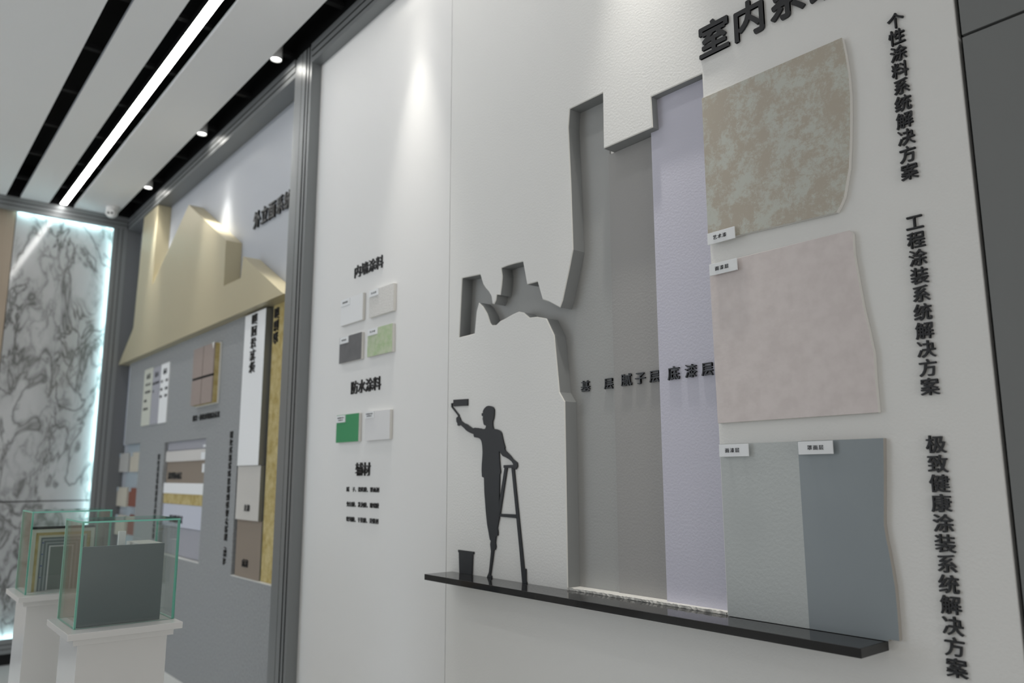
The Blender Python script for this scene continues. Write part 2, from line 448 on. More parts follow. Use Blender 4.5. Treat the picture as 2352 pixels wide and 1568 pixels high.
# far wall frame: stepped rails
fe_t = [H+1.935, H+1.965, H+1.995, H+2.031]
fp = grooved(fe_t, [-.046, -.050, -.055], -.010)
profile_bar('trim_5', fp, lambda u, y, a: (XF-.055-y, a, u), -6.2, -.058, ['frame_gray', 'groove'])
fe_r = [-.152, -.12, -.088, -.055]
profile_bar('trim_6', grooved(fe_r, [-.046, -.050, -.055], -.010), lambda u, y, a: (XF-.055-y, u, a), 0.08, H+1.94, ['frame_gray', 'groove'])
fe_b = [.075, .105, .135, .168]
profile_bar('trim_7', grooved(fe_b, [-.055, -.050, -.046], -.010), lambda u, y, a: (XF-.055-y, a, u), -6.2, -.06, ['frame_gray', 'groove'])
structure(box('baseboard_far', XF-.06, XF-.015, -6.2, -.058, 0, .08, 'groove'))
XM = XF-.10
zseam = H-.173
YW = -.800
bm = bmesh.new(); add_box(bm, XM-.04, XM, YW+.002, -.10, .10, zseam-.004); add_box(bm, XM-.04, XM, YW+.002, -.10, zseam+.004, H+2.0); add_box(bm, XM-.05, XM-.012, YW, -.10, .1, H+2.0, 1)
structure(mesh_obj('wall_far', bm, ['marble', 'groove']))
structure(box('wall_side', XM-.04, XM+.004, -6.2, YW-.003, .10, H+2.0, 'wood'))
tag(box('led_strip', XM+.014, XM+.034, YW+.01, -.12, H+1.948, H+1.955, 'led', loc=(XF-.08, -.45, H+1.944)), 'glowing cool white light line along the top edge of the marble panel', 'light strip')
tag(box('led_strip', XM+.014, XM+.034, -.128, -.121, .15, H+1.946, 'led', loc=(XF-.08, -.145, .18)), 'glowing cool white light line down the right edge of the marble panel', 'light strip')
tag(box('led_strip', XM+.014, XM+.034, YW+.01, -.130, .146, .153, 'led', loc=(XF-.08, -.45, .15)), 'glowing cool white light line along the bottom edge of the marble panel', 'light strip')
# plinth under the left bay
YS = .012
structure(box('baseboard_left', XF, XP0+.01, YS-.004, YB, 0, .137, 'plinth'))

# ================================================================== LEFT BAY
# grey slab with three recesses
def rpx(tl, tr, br, bl, y=YS): return quad_y([tl, tr, br, bl], y)
zy = on_y(400, 783, -.042)[1]                               # underside of the yellow block
R1 = (XF+.005, on_y(322, 1016)[0] if False else on_y(322, 1016, YS)[0], H-.92, on_y(322, 1016.5, YS)[1])
R2 = quad_y([(378.8, 1012.7), (473.7, 1005.5), (456.3, 1293), (378.8, 1281)], YS)
R2 = (on_y(378.8, 1012.7, YS)[0], on_y(473.7, 1005.5, YS)[0], on_y(456.3, 1294, YS)[1], on_y(473.7, 1005.5, YS)[1])
R3 = (on_y(549, 985, YS)[0], XP0+.02, on_y(540, 1322, YS)[1], 9)
xs0 = on_y(299.5, 848, YS)[0]
slab = [(xs0, .137), (XP0+.02, .137), (XP0+.02, R3[2]), (R3[0], R3[2]), (R3[0], zy+.03), (xs0, zy+.03)]
def multi_hole(name, outer, holes, y, depth, m_, parent=None, loc=None):
    bm = bmesh.new(); es = []
    lo = [bm.verts.new((x, y, z)) for x, z in outer]
    es += [bm.edges.new((lo[i], lo[(i+1) % len(lo)])) for i in range(len(lo))]
    hl = []
    for h in holes:
        v = [bm.verts.new((x, y, z)) for x, z in h]; hl.append(v)
        es += [bm.edges.new((v[i], v[(i+1) % len(v)])) for i in range(len(v))]
    bmesh.ops.triangle_fill(bm, edges=es, use_beauty=True)
    for l in [lo]+hl:
        bk = [bm.verts.new((v.co.x, y+depth, v.co.z)) for v in l]
        for i in range(len(l)):
            j = (i+1) % len(l); f = bm.faces.new((l[i], l[j], bk[j], bk[i]))
            if l[i].co.z == l[j].co.z and l is not lo and l[i].co.z < 1: f.material_index = 1
    return mesh_obj(name, bm, m_, parent, loc)
rc = lambda q: [(q[0], q[2]), (q[1], q[2]), (q[1], q[3]), (q[0], q[3])]
slab_o = [(xs0, .137), (XP0+.02, .137), (XP0+.02, R3[2]), (R3[0], R3[2]), (R3[0], zy+.03), (xs0, zy+.03), (xs0, R1[3]), (R1[1], R1[3]), (R1[1], R1[2]), (xs0, R1[2])]
o = multi_hole('display_slab', slab_o, [rc(R2)], YS, YB-YS-.001, ['slab', 'plinth'], loc=(-5, YS, .137))
tag(o, 'large grey stone-textured panel below the champagne mountain block', 'panel')
tag(box('recess_ledge', R3[0], XP0+.01, YS-.001, YB-.001, R3[2]-.004, R3[2], 'plinth', loc=(-3.6, YS, R3[2])), 'narrow pale ledge under the brown and wool boards by the pillar', 'ledge')
tag(box('recess_ledge', R2[0], R2[1], YS+.001, YB-.001, R2[2], R2[2]+.004, 'plinth', loc=(R2[0], YS, R2[2])), 'narrow pale ledge under the stacked layer boards in the grey panel', 'ledge')
tag(box('recess_backing', xs0, R1[1]-.001, YB-.008, YB-.001, R1[2], R1[3], 'pale_blue', loc=(-6, YB, R1[2])), 'pale blue back board behind the small samples at the far left', 'panel')

tag(box('edge_strip', XF+.003, xs0-.001, YB-.010, YB-.001, R1[3]+.001, zy-.001, 'pale_lilac', loc=(-6.45, YB, R1[3])), 'narrow pale lilac upright strip between the dark jamb and the grey panel', 'trim')
# champagne mountain relief
YY = -.042
yp = poly_y([(270.4, 838.5), (306, 753.6), (331.6, 498.5), (363.4, 474.5), (349.6, 655), (433.7, 470.3), (519.2, 551.5), (513.5, 656.9), (552.8, 638.2), (558.6, 588.9), (647.5, 671.2), (652, 675.5)], YY)
yp[0] = (max(yp[0][0], XF+.002), zy); yp[-1] = (yp[-1][0], zy)
yp[2] = (yp[2][0], min(yp[2][1], H+1.928)); yp[3] = (yp[3][0], H+1.928); yp[2] = (yp[2][0], H+1.928)
o = prism('mountain_relief', yp, YY, YB-.001, 'yellow', loc=(-5, YB, zy))
tag(o, 'champagne gold relief of angular rooftops and a tall chimney above grey panel', 'wall relief')

# 外立面系统 heading on the white wall
yl = YB-.008
a = on_y(577, 527, yl); b_ = on_y(655, 480, yl)
x0 = on_y(577, 510, yl)[0]; x1 = on_y(650, 460, yl)[0]
pos = [on_y(590, 508, yl), on_y(605, 493, yl), on_y(624, 481, yl), on_y(643, 466, yl)]
xa, xb = pos[0][0], pos[3][0]; pitch = (xb-xa)/3
zc_ = sum(p[1] for p in pos)/4
cs = [(xa+pitch*i, zc_) for i in range(5)]
letters('wall_lettering', 'dark grey five-character heading on white wall beside the gold rooftops', '外立面系统', cs, [(pitch*.92, on_y(605, 474, yl)[1]-on_y(605, 513, yl)[1])]*5, YB-.012, YB-.001, .006)

# tile sample on the slab
q = quad_y([(444.9, 804), (491.9, 787), (487.5, 922.8), (439.8, 931.6)], YS-.04)
t_ = thing('insulation_sample', ((q[0]+q[1])/2, YS, q[2]), 'pinkish granite-faced insulation block with yellow wool side on grey panel', 'material sample')
zx = q[2]+(q[3]-q[2])*.46; xm = q[0]+(q[1]-q[0])*.49
for (x0, x1, z0, z1) in ((q[0], xm-.004, zx+.007, q[3]), (xm+.004, q[1], zx+.007, q[3]), (q[0], xm-.004, q[2], zx-.007), (xm+.004, q[1], q[2], zx-.007)):
    box('granite_tile', x0, x1, YS-.042, YS-.036, z0, z1, 'granite_pink', t_)
box('wool_core', q[0], q[1], YS-.036, YS-.010, q[2], q[3], 'wool', t_)
box('joint_strip', q[0]-.001, q[1]+.001, YS-.040, YS-.0355, zx-.006, zx+.006, 'groove', t_)
box('joint_strip', xm-.0035, xm+.0035, YS-.040, YS-.0355, q[2], q[3], 'groove', t_)
box('back_plate', q[0]-.006, q[1]+.008, YS-.010, YS-.001, q[2]-.006, q[3]+.006, 'board_edge', t_)
bm = bmesh.new(); add_prism(bm, [(q[1]-.035, q[3]+.002), (q[1]-.012, q[3]-.035), (q[1]+.001, q[3]+.002)], YS-.044, YS-.0421)
mesh_obj('mesh_corner', bm, 'board_edge', t_)
q = quad_y([(442, 959), (504.5, 938), (504.5, 952.5), (442, 973)], YS-.003)
c_, s_ = row('保温一体化系统解决方案', q)
letters('wall_lettering', 'small black caption line under the granite insulation block', '保温一体化系统解决方案', c_, s_, YS-.005, YS-.0005, .004)

# three plaques
def plaque(px, m_, label, heads, lines):
    q = quad_y(px, YS-.006)
    o = thing('info_plaque', ((q[0]+q[1])/2, YS, q[2]), label, 'sign')
    box('plate', q[0], q[1], YS-.006, YS-.0005, q[2], q[3], m_, o)
    hw, hh = q[1]-q[0], q[3]-q[2]
    def put(txt, fx0, fx1, fz, fh):
        r_ = (q[0]+hw*fx0, q[0]+hw*fx1, q[2]+hh*(fz-fh/2), q[2]+hh*(fz+fh/2))
        if '、' in txt:
            a_, b_ = txt.split('、'); m1 = fx0+(fx1-fx0)*.42; m2 = fx0+(fx1-fx0)*.55
            put(a_+' ', fx0, m1+.06, fz, fh); put(' '+b_, m2-.1, fx1, fz, fh); return
        c1, s1 = row(txt, r_); letters('', '', txt, c1, s1, YS-.0075, YS-.006, .004, parent=o, child='text_line' if len(txt) > 2 else 'character', merge=len(txt) > 2, m_='ink')
    put(heads, .28, .76, .865, .105)
    for l in lines: put(*l)
    return o
plaque([(333.5, 848.7), (352.4, 844), (342.6, 975), (322.6, 979)], 'cream', 'cream plaque with four short black lines, leftmost of the three on grey panel', '面漆',
       [('真石漆', .22, .82, .72, .05), ('多彩涂料', .2, .85, .585, .05), ('质感', .18, .5, .435, .05), ('弹性漆', .16, .7, .29, .05)])
plaque([(352.9, 844), (370.7, 839), (360.8, 972.9), (343.1, 975)], 'lilac_gray', 'lilac grey plaque between the cream and the white plaque', '防水',
       [('防水涂料系列', .05, .9, .715, .05), ('等', .1, .28, .575, .05)])
plaque([(371.2, 837), (390.3, 830.3), (380, 969.2), (361.6, 972.7)], 't_white', 'white plaque with three rows of text, rightmost of the three on grey panel', '辅材',
       [('腻子、砂浆', .1, .97, .705, .05), ('界面、胶粉', .05, .97, .57, .05), ('网布、锚栓', .05, .97, .45, .05)])

# vertical captions on the slab (read upwards)
def upward(txt, top, bot, w_px, y, label, t=.005, bold=.006):
    n = len(txt); a, b = on_y(*top, y), on_y(*bot, y)
    p = (a[1]-b[1])/n; xm = (a[0]+b[0])/2
    cs = [(xm, b[1]+p*(i+.5)) for i in range(n)]
    wd = abs(on_y(bot[0]+w_px, bot[1], y)[0]-on_y(bot[0], bot[1], y)[0])
    return letters('wall_lettering', label, txt, cs, [(p*.92, wd)]*n, y-t, y-.0005, bold, rot=math.pi/2)
upward('节能/建筑外墙保温装饰系统解决方案', (534, 989), (515, 1298), 6.5, YS, 'upright black caption reading upwards, between layer stack and white board')
upward('建筑外墙防水涂装系统解决方案', (366.5, 1042), (352, 1238), 4.5, YS, 'upright black caption reading upwards, left of the layer stack')

# R1 samples
def sample(px, y, m_, label, tagc=True):
    q = quad_y(px, y)
    o = thing('paint_sample', ((q[0]+q[1])/2, YB-.008, q[2]), label, 'paint sample', 'small samples in the left recess')
    box('board', q[0], q[1], y, YB-.0085, q[2], q[3], m_, o)
    if tagc: box('name_tag', q[0], q[0]+(q[1]-q[0])*.26, y-.0025, y-.0003, q[3]-(q[3]-q[2])*.2, q[3]+.002, 'pale_blue', o)
    return o
f6 = lambda x, y: (240+x/6.03, 980+y/6.03)
yS1 = YB-.028
sample([f6(190, 375), f6(335, 360), f6(325, 622), f6(178, 628)], yS1, 'speckle_tile', 'grey speckled sample, top left in the recess beside the dark jamb')
sample([f6(362, 358), f6(488, 348), f6(468, 620), f6(350, 625)], yS1, 'cream_tile', 'cream sample, top right in the recess beside the dark jamb')
sample([f6(165, 840), f6(308, 832), f6(288, 1100), f6(143, 1095)], yS1, 'cream_tile', 'cream sample left of the brick red one in the recess')
sample([f6(340, 850), f6(447, 843), f6(428, 1107), f6(325, 1102)], yS1, 'red_tile', 'brick red sample with clipped top corner in the recess')
sample([f6(155, 1225), f6(285, 1218), f6(268, 1500), f6(135, 1490)], yS1, 'cream_tile', 'beige sample in the lowest row seen through the glass case')
sample([f6(322, 1222), f6(420, 1216), f6(402, 1500), f6(308, 1490)], yS1, 'red_tile', 'brick red sample in the lowest row seen through the glass case')

# R2 stacked boards
def board(name, px, y, m_, label, back=None, group=None):
    q = quad_y(px, y)
    return q, tag(box(name, q[0], q[1], y, back if back else YB-.001, q[2], q[3], m_, loc=((q[0]+q[1])/2, YB, q[2])), label, 'board', group)
f3 = lambda x, y: (340+x/4.9, 980+y/4.9)
xl, xr = R2[0]+.001, R2[1]-.001
def zof(p, y): return on_y(*p, y)[1]
lay = [(('a', f3(420, 138), f3(420, 256)), .034, 'lilac_gray', 'lilac grey board, topmost of the layer stack in the grey panel'),
       (('b', f3(420, 262), f3(420, 384)), .026, 'offwhite', 'off-white board, second from top of the layer stack'),
       (('c', f3(420, 385), f3(420, 633)), .036, 'brown', 'brown board with black caption in the layer stack'),
       (('d', f3(420, 634), f3(420, 756)), .024, 't_white', 'white board above the yellow wool strip in the layer stack'),
       (('e', f3(410, 756), f3(410, 876)), .028, 'wool', 'yellow wool strip in the middle of the layer stack'),
       (('f', f3(410, 878), f3(410, 1139)), .030, 'pale_lilac', 'pale lilac board with black caption below the wool strip'),
       (('g', f3(460, 1150), f3(460, 1475)), .040, 'lilac_gray', 'lilac grey board standing on the ledge, lowest of the layer stack')]
LQ = {}
for (k, tp, bt), y, m_, lb in lay:
    z1, z0 = zof(tp, y), zof(bt, y)
    r_ = thing('layer_board', ((xl+xr)/2, YB, z0), lb, 'board', 'boards of the layer stack')
    box('panel', xl, xr, y, YB-.001, z0, z1, m_, r_)
    LQ[k] = (r_, y, z0, z1)
    if k in 'abc':
        hgt = .05
        zt = z1-.02 if k != 'a' else z1-.045
        box('name_tag', xr-.10, xr-.012, y-.004, y-.0003, max(z0+.005, zt-hgt), zt, 'white_plate', r_)
def onboard(k, txt, px):
    r_, y, z0, z1 = LQ[k]; q = quad_y(px, y-.003)
    c1, s1 = row(txt, q); letters('', '', txt, c1, s1, y-.0045, y-.0003, .003, parent=r_, child='text_line', merge=True)
onboard('c', '涂料饰面层', [f3(225, 512), f3(380, 505), f3(375, 588), f3(222, 588)])
onboard('f', '保温粘结层', [f3(238, 985), f3(388, 1000), f3(384, 1088), f3(235, 1072)])

# R3 boards
YF = YS-.016
q = quad_y([(564.3, 720), (611.7, 701.4), (592.5, 1068.2), (545.3, 1069)], YF)
q = (on_y(554, 900, YF)[0], on_y(602, 890, YF)[0], on_y(569, 1068.6, YF)[1], zy-.012)
r_ = thing('coating_board', ((q[0]+q[1])/2, YB, q[2]), 'tall glossy white board with upward black caption left of the wool column', 'board')
prism('panel', [(q[0], q[2]), (q[1], q[2]), (q[1], q[3]), (q[0], q[3])], YF, YB-.001, ['t_white', 'frame_gray'], r_, bevel=.001)
tx = '涂料饰面层'; a, b_ = on_y(586.3, 719, YF), on_y(579, 857.3, YF); p = (a[1]-b_[1])/5
letters('', '', tx, [((a[0]+b_[0])/2, b_[1]+p*(i+.5)) for i in range(5)], [(p*.94, .074)]*5, YF-.005, YF-.0003, .010, rot=math.pi/2, parent=r_)
qx = (q[0], q[1])
YF2 = YS-.006
q2 = (qx[0]-.012, qx[1]+.01, on_y(565, 1194, YF2)[1], q[2]-.001)
r_ = thing('coating_board', ((q2[0]+q2[1])/2, YB, q2[2]), 'beige board with short black caption below the tall white board', 'board')
prism('panel', [(q2[0], q2[2]), (q2[1], q2[2]), (q2[1], q2[3]), (q2[0], q2[3])], YF2, YB-.001, ['beige', 'frame_gray'], r_)
g_ = lambda cx, cy, w_, h_, y: (on_y(cx-w_/2, cy, y)[0], on_y(cx+w_/2, cy, y)[0], on_y(cx, cy+h_/2, y)[1], on_y(cx, cy-h_/2, y)[1])
c1, s1 = row('主漆', g_(566.3, 1166, 14, 16, YF2-.003)); letters('', '', '主漆', c1, s1, YF2-.005, YF2-.0003, .003, parent=r_)
YF3 = YS+.009
q3 = (qx[0]-.02, qx[1]+.02, R3[2]+.001, q2[2]-.001)
r_ = thing('coating_board', ((q3[0]+q3[1])/2, YB, q3[2]), 'brown board with short black caption standing on the ledge by pillar', 'board')
prism('panel', [(q3[0], q3[2]), (q3[1], q3[2]), (q3[1], q3[3]), (q3[0], q3[3])], YF3, YB-.001, ['brown', 'frame_gray'], r_)
c1, s1 = row('底漆', g_(562.3, 1293, 14, 19, YF3-.003)); letters('', '', '底漆', c1, s1, YF3-.005, YF3-.0003, .003, parent=r_)
YWo = YS+.016
xw0 = on_y(608.4, 960, YWo)[0]
r_ = thing('wool_column', ((xw0+XP0)/2, YB, R3[2]), 'tall yellow rock wool column with upward black caption beside the grey pillar', 'board')
box('panel', qx[1]+.0205, XP0-.0005, YWo, YB-.001, R3[2]+.001, zy-.001, 'wool', r_)
a, b_ = on_y(634, 706, YWo), on_y(629.7, 791.7, YWo); p = (a[1]-b_[1])/3
letters('', '', '保温层', [((a[0]+b_[0])/2+.02, b_[1]+p*(i+.5)) for i in range(3)], [(p*.94, .056)]*3, YWo-.006, YWo-.0003, .010, rot=math.pi/2, parent=r_)

# ================================================================== RECESSED COATS ON THE TEXTURED WALL
D1, D2, D3 = .046, .041, .024
xa = min(x for x, z in hole)-.03
X12 = on_y(1424.5, 1359, D1)[0]; X12t = on_y(1401, 346, D1)[0]
X12 = (X12+X12t)/2
X23 = (on_y(1537, 1376, D2)[0]+on_y(1501, 320, D3)[0])/2
ztop = max(z for x, z in hole)
zc1 = on_y(1308, 250, 0)[1]; zc2 = on_y(1499, 292, 0)[1]
tag(box('paint_layer', xa, X12, D1, D1+.006, ZL, zc1+.01, 'base_gray', loc=(-1.5, D1, ZL)), 'dark grey recessed paint layer with a cracked arm, leftmost of the three strips', 'paint layer', 'recessed paint strips')
tag(box('paint_layer', X12, X23, D2, D1-.0002, ZL, zc2-.0005, 'putty_gray', loc=((X12+X23)/2, D2, ZL)), 'mid grey paint layer, middle and shortest of the three strips', 'paint layer', 'recessed paint strips')
tag(box('paint_layer', X23, XC3-.0005, D3, D1-.0002, ZL, on_y(1495, 222, 0)[1]-.0005, 'primer_lilac', loc=((X23+XC3)/2, D3, ZL)), 'pale lilac paint layer, rightmost of the three strips', 'paint layer', 'recessed paint strips')
# rough plaster lip under the strips
bm = bmesh.new(); n = 90
xl_ = hole[0][0]
up = []; lo_ = []
for i in range(n+1):
    x = xl_+(XC3-xl_)*i/n
    up.append((x, -.002-random.random()*.0025, ZL+.0012+random.random()*.002)); lo_.append((x, -.001-random.random()*.003, H-.3015+random.random()*.001))
A = [bm.verts.new(p) for p in up]; B = [bm.verts.new(p) for p in lo_]; Cb = [bm.verts.new((p[0], .002, ZL+.001)) for p in up]
for i in range(n):
    bm.faces.new((A[i], A[i+1], B[i+1], B[i])); bm.faces.new((Cb[i], Cb[i+1], A[i+1], A[i]))
tag(mesh_obj('plaster_lip', bm, 'plaster', loc=(-1.35, 0, ZL)), 'rough white plaster lip between the three paint strips and the black shelf', 'trim')
structure(box('trim_8', xl_, XC3, .0005, .05, ZL-.02, ZL+.0005, 'edge_white'))

def cs_px(list_, y): return [on_y(a, b, y) for a, b in list_]
def raised(label, txt, px, wpx, hpx, y, bold=.016, t=.006):
    c = cs_px(px, y-t); zc = sum(p[1] for p in c)/len(c)
    c = [(p[0], zc) for p in c]
    s = []
    for (a, b) in px:
        s.append((abs(on_y(a+wpx/2, b, y)[0]-on_y(a-wpx/2, b, y)[0]), abs(on_y(a, b+hpx/2, y)[1]-on_y(a, b-hpx/2, y)[1])))
    return letters('wall_lettering', label, txt, c, s, y-t, y-.0004, bold)
raised('two raised black characters on the dark grey strip', '基层', [(1343.4, 885.8), (1396.8, 880.3)], 20.5, 26, D1, .006)
raised('three raised black characters on the mid grey strip', '腻子层', [(1437.5, 871.2), (1469.2, 867.2), (1502.4, 863.3)], 24, 28.5, D2, .006)
raised('three raised black characters on the lilac strip', '底漆层', [(1545.9, 856.2), (1585.5, 851.4), (1623.5, 845.9)], 27, 31.5, D3, .008)

# ================================================================== BOARDS ON THE RIGHT
def plate(px, txt, label, y=-.022, t=.003, parent=None, fx=(.2, .72), fz=.52, fh=.38, back=None):
    q = quad_y(px, y)
    if parent is None:
        r_ = thing('name_plate', ((q[0]+q[1])/2, y+t, q[2]), label, 'name plate')
    else: r_ = parent
    bm = bmesh.new(); add_box(bm, q[0], q[1], y, y+t, q[2], q[3])
    if parent is None: mesh_obj('plate', bm, 'white_plate', r_, bevel=.0005); tgt = r_
    else: tgt = mesh_obj('name_plate', bm, 'white_plate', r_)
    lines = txt if isinstance(txt, list) else [txt]
    w_, h_ = q[1]-q[0], q[3]-q[2]
    for i, l in enumerate(lines):
        zz = fz if len(lines) == 1 else (.66-.36*i)
        hh = fh if len(lines) == 1 else .2
        r4 = (q[0]+w_*fx[0], q[0]+w_*fx[1], q[2]+h_*(zz-hh/2), q[2]+h_*(zz+hh/2))
        c1, s1 = row(l, r4, .86); letters('', '', l, c1, s1, y-.0008, y-.0001, .0045 if len(lines) == 1 else .0, parent=tgt, child='text_line', merge=True, m_='ink')
    if parent is None:
        for fxx in (.25, .75): box('spacer', q[0]+w_*fxx-.004, q[0]+w_*fxx+.004, y+t, back, q[2]+h_*.4, q[2]+h_*.6, 'white_plate', r_)
    return r_
f4 = lambda x, y: (1580+x/2.8005, y/2.8005)
T = -.012
def art_board(px, y, mats, label):
    p = poly_y(px, y); q = (sum(a for a, b in p)/len(p), min(b for a, b in p))
    bm = bmesh.new(); add_prism(bm, p, y, -.0005, 0, 1)
    return tag(mesh_obj('finish_board', bm, mats, loc=(q[0], 0, q[1]), bevel=.001), label, 'finish board', 'finish boards on the textured wall')
art_board([f4(88, 632), f4(990, 240), f4(1012, 345), f4(1032, 470), f4(1043, 605), f4(1045, 700), f4(1043, 900), f4(1035, 1080), f4(1003, 1268), f4(975, 1330), f4(955, 1365), f4(130, 1557)], T, ['art', 'board_edge'],
          'beige and grey-green mottled board with ragged right edge, top of three')
f5 = lambda x, y: (1580+x/2.8005, 480+y/2.8005)
art_board([f5(136, 360), f5(1038, 136), f5(1057, 152), f5(1066, 290), f5(1100, 480), f5(1125, 620), f5(1165, 790), f5(1195, 930), f5(1205, 1100), f5(1225, 1308), f5(192, 1378)], T, ['pink', 'board_edge'],
          'pale pink brushed board with ragged right edge, middle of three')
f7 = lambda x, y: (1580+x/2.667, 980+y/2.667)
zb = H-.322
p3 = poly_y([f7(200, 106), f7(676, 90)], T), poly_y([f7(1197, 70), f7(1200, 300), f7(1200, 600), f7(1215, 690), f7(1230, 760), f7(1250, 870), f7(1268, 980), f7(1280, 1100), f7(1290, 1230), f7(1295, 1312)], T)
xm3 = (on_y(1836, 1045, T)[0]+on_y(1857, 1440, T)[0])/2
zt3 = (p3[0][0][1]+p3[1][0][1])/2
xl3 = (on_y(1656, 1040, T)[0]+on_y(1670, 1405, T)[0])/2
zsh = H-.3005
root = thing('finish_board', ((xl3+xm3)/2, 0, zsh), 'two-tone board, light grey beside blue-grey, lowest of three behind the shelf', 'finish board', 'finish boards on the textured wall')
prism('light_half', [(xl3, zsh), (xm3, zsh), (xm3, zt3), (xl3, zt3)], T, -.0005, 'topcoat_light', root)
zend = p3[1][-1][1]
prism('blue_gray_half', [(xm3, zsh), (xm3, zt3)]+[(p3[1][0][0], zt3)]+p3[1][1:-1]+[(p3[1][-1][0], zend), (-.726, zend), (-.726, zsh)], T, -.0005, ['topcoat_blue', 'board_edge_warm'], root)

YPl = -.022
plate([(1624.6, 535.6), (1686.4, 520.3), (1687.8, 546.3), (1624.6, 563)], '艺术漆', 'white name plate at the lower left corner of the mottled board', YPl, back=T-.0003)
plate([(1628.2, 606.8), (1691.8, 593.2), (1693.2, 619.3), (1630, 633.5)], '面漆层', 'white name plate at the upper left corner of the pink board', YPl, back=T-.0003)
plate([(1650.5, 1021.2), (1717.6, 1018.6), (1719.5, 1047.5), (1652.7, 1049)], '面漆层', 'white name plate at the left corner of the two-tone board', YPl, back=T-.0003)
plate([(1832, 1014.5), (1911.5, 1011.1), (1913.3, 1041.1), (1834.2, 1044.5)], '罩面层', 'white name plate in the middle of the two-tone board', YPl, back=T-.0003, fx=(.26, .76))

# shelf
SX0, SX1, SY, SZ1, SZ0 = -2.131, -.732, -.104, H-.3015, H-.319
o = box('wall_shelf', SX0, SX1, SY, -.0005, SZ0, SZ1, 'shelf_black', loc=((SX0+SX1)/2, 0, SZ0), bevel=.0008)
tag(o, 'long glossy black shelf under the painter silhouette and paint strips', 'shelf')
# ================================================================== SILHOUETTES
sa = lambda x, y: (1020+x/7.125, 900+y/7.125)
sb = lambda x, y: (1080+x/5.6, 1080+y/5.6)
body = [sa(*p) for p in ((205, 412), (215, 405), (240, 403), (256, 422), (270, 468), (325, 510), (365, 525), (430, 570), (470, 598), (482, 588), (510, 583), (532, 590), (550, 586), (570, 594), (600, 594), (612, 604), (660, 604), (676, 590), (686, 552), (665, 545), (648, 532), (640, 500),
        (634, 455), (628, 437), (632, 418), (632, 392), (614, 390), (612, 350), (632, 342), (634, 310), (655, 270), (690, 235), (725, 224), (765, 232), (798, 248), (818, 290), (815, 360), (808, 420), (790, 480), (788, 530), (795, 570), (805, 602), (850, 608), (890, 622), (915, 640), (935, 670),
        (950, 740), (965, 810), (980, 865), (993, 905), (985, 925), (1000, 960), (1040, 1000), (1080, 1040), (1120, 1095), (1190, 1155), (1196, 1215), (1180, 1250), (1160, 1268), (1140, 1245), (1130, 1200), (1122, 1165), (1100, 1135), (1060, 1100), (1000, 1065), (955, 1045), (925, 1005), (893, 962), (900, 1100), (908, 1200), (920, 1310), (905, 1350))]
body += [sb(*p) for p in ((375, 45), (372, 200), (368, 420), (378, 500), (372, 600), (345, 740), (353, 790), (352, 835), (330, 845), (325, 880), (320, 930), (327, 980), (318, 1018), (300, 1025), (285, 1150), (270, 1250), (257, 1345), (271, 1360), (271, 1402), (213, 1376), (220, 1355), (238, 1310), (250, 1200), (265, 1045), (255, 950), (262, 905), (250, 890), (235, 800), (215, 690), (200, 540), (185, 340), (180, 270), (175, 95), (150, 80), (145, 5))]
body += [sa(*p) for p in ((615, 1180), (622, 1100), (628, 1000), (625, 920), (620, 860), (608, 800), (590, 770), (565, 752), (530, 745), (490, 738), (480, 705), (482, 690), (420, 665), (365, 632), (320, 585), (260, 530), (248, 545), (230, 552), (215, 540), (218, 515), (200, 485), (197, 430))]
YSil = -.005
bp_ = poly_y(body, YSil)
zshelf = SZ1
lowest = min(z for x, z in bp_)
fx_ = lambda pts: [(x, max(z, zshelf+.0003)) for x, z in pts]
root = thing('painter_silhouette', (sum(x for x, z in bp_)/len(bp_), 0, zshelf), 'flat black cut-out of a man in cap raising a paint roller, hand on stepladder', 'wall silhouette')
def sil(name, pts): return prism(name, fx_(poly_y(pts, YSil)), YSil, -.0006, 'silhouette', root)
sil('person', body)
sil('roller_head', [sa(150, 127), sa(382, 112), sa(378, 222), sa(150, 235)])
sil('roller_handle', [sa(*p) for p in ((150, 177), (114, 182), (113, 244), (224, 385), (227, 412), (239, 412), (240, 375), (128, 236), (130, 193), (150, 190))])
bm = bmesh.new()
add_prism(bm, fx_(poly_y([sa(970, 1196), sa(1150, 1190), sa(1150, 1243), sa(970, 1241)], YSil)), YSil+.0003, -.0006)
add_prism(bm, fx_(poly_y([sa(985, 1238), sa(1028, 1238), sb(383, 556), sb(372, 596), sb(360, 640), sb(356, 520), sb(372, 395)], YSil)), YSil+.0003, -.0006)
add_prism(bm, fx_(poly_y([sa(1098, 1238), sa(1138, 1238), sb(690, 1262), sb(712, 1268), sb(715, 1425), sb(722, 1437), sb(722, 1475), sb(666, 1450), sb(628, 1000)], YSil)), YSil+.0003, -.0006)
add_prism(bm, fx_(poly_y([sb(370, 556), sb(590, 566), sb(594, 615), sb(364, 592)], YSil)), YSil+.0003, -.0006)
mesh_obj('stepladder', bm, 'silhouette', root)
sc_ = lambda x, y: (960+x/3.135, 880+y/3.135)
bk = poly_y([sc_(288, 1198), sc_(400, 1213), sc_(399, 1229), sc_(392, 1232), sc_(387, 1386), sc_(297, 1366), sc_(293, 1218), sc_(288, 1212)], YSil)
bk[4] = (bk[4][0], zshelf+.0003); bk[5] = (bk[5][0], zshelf+.0003)
tag(prism('bucket_silhouette', bk, YSil, -.0006, 'silhouette', loc=((bk[4][0]+bk[5][0])/2, 0, zshelf)), 'flat black cut-out of a paint bucket at the left end of the shelf', 'wall silhouette')

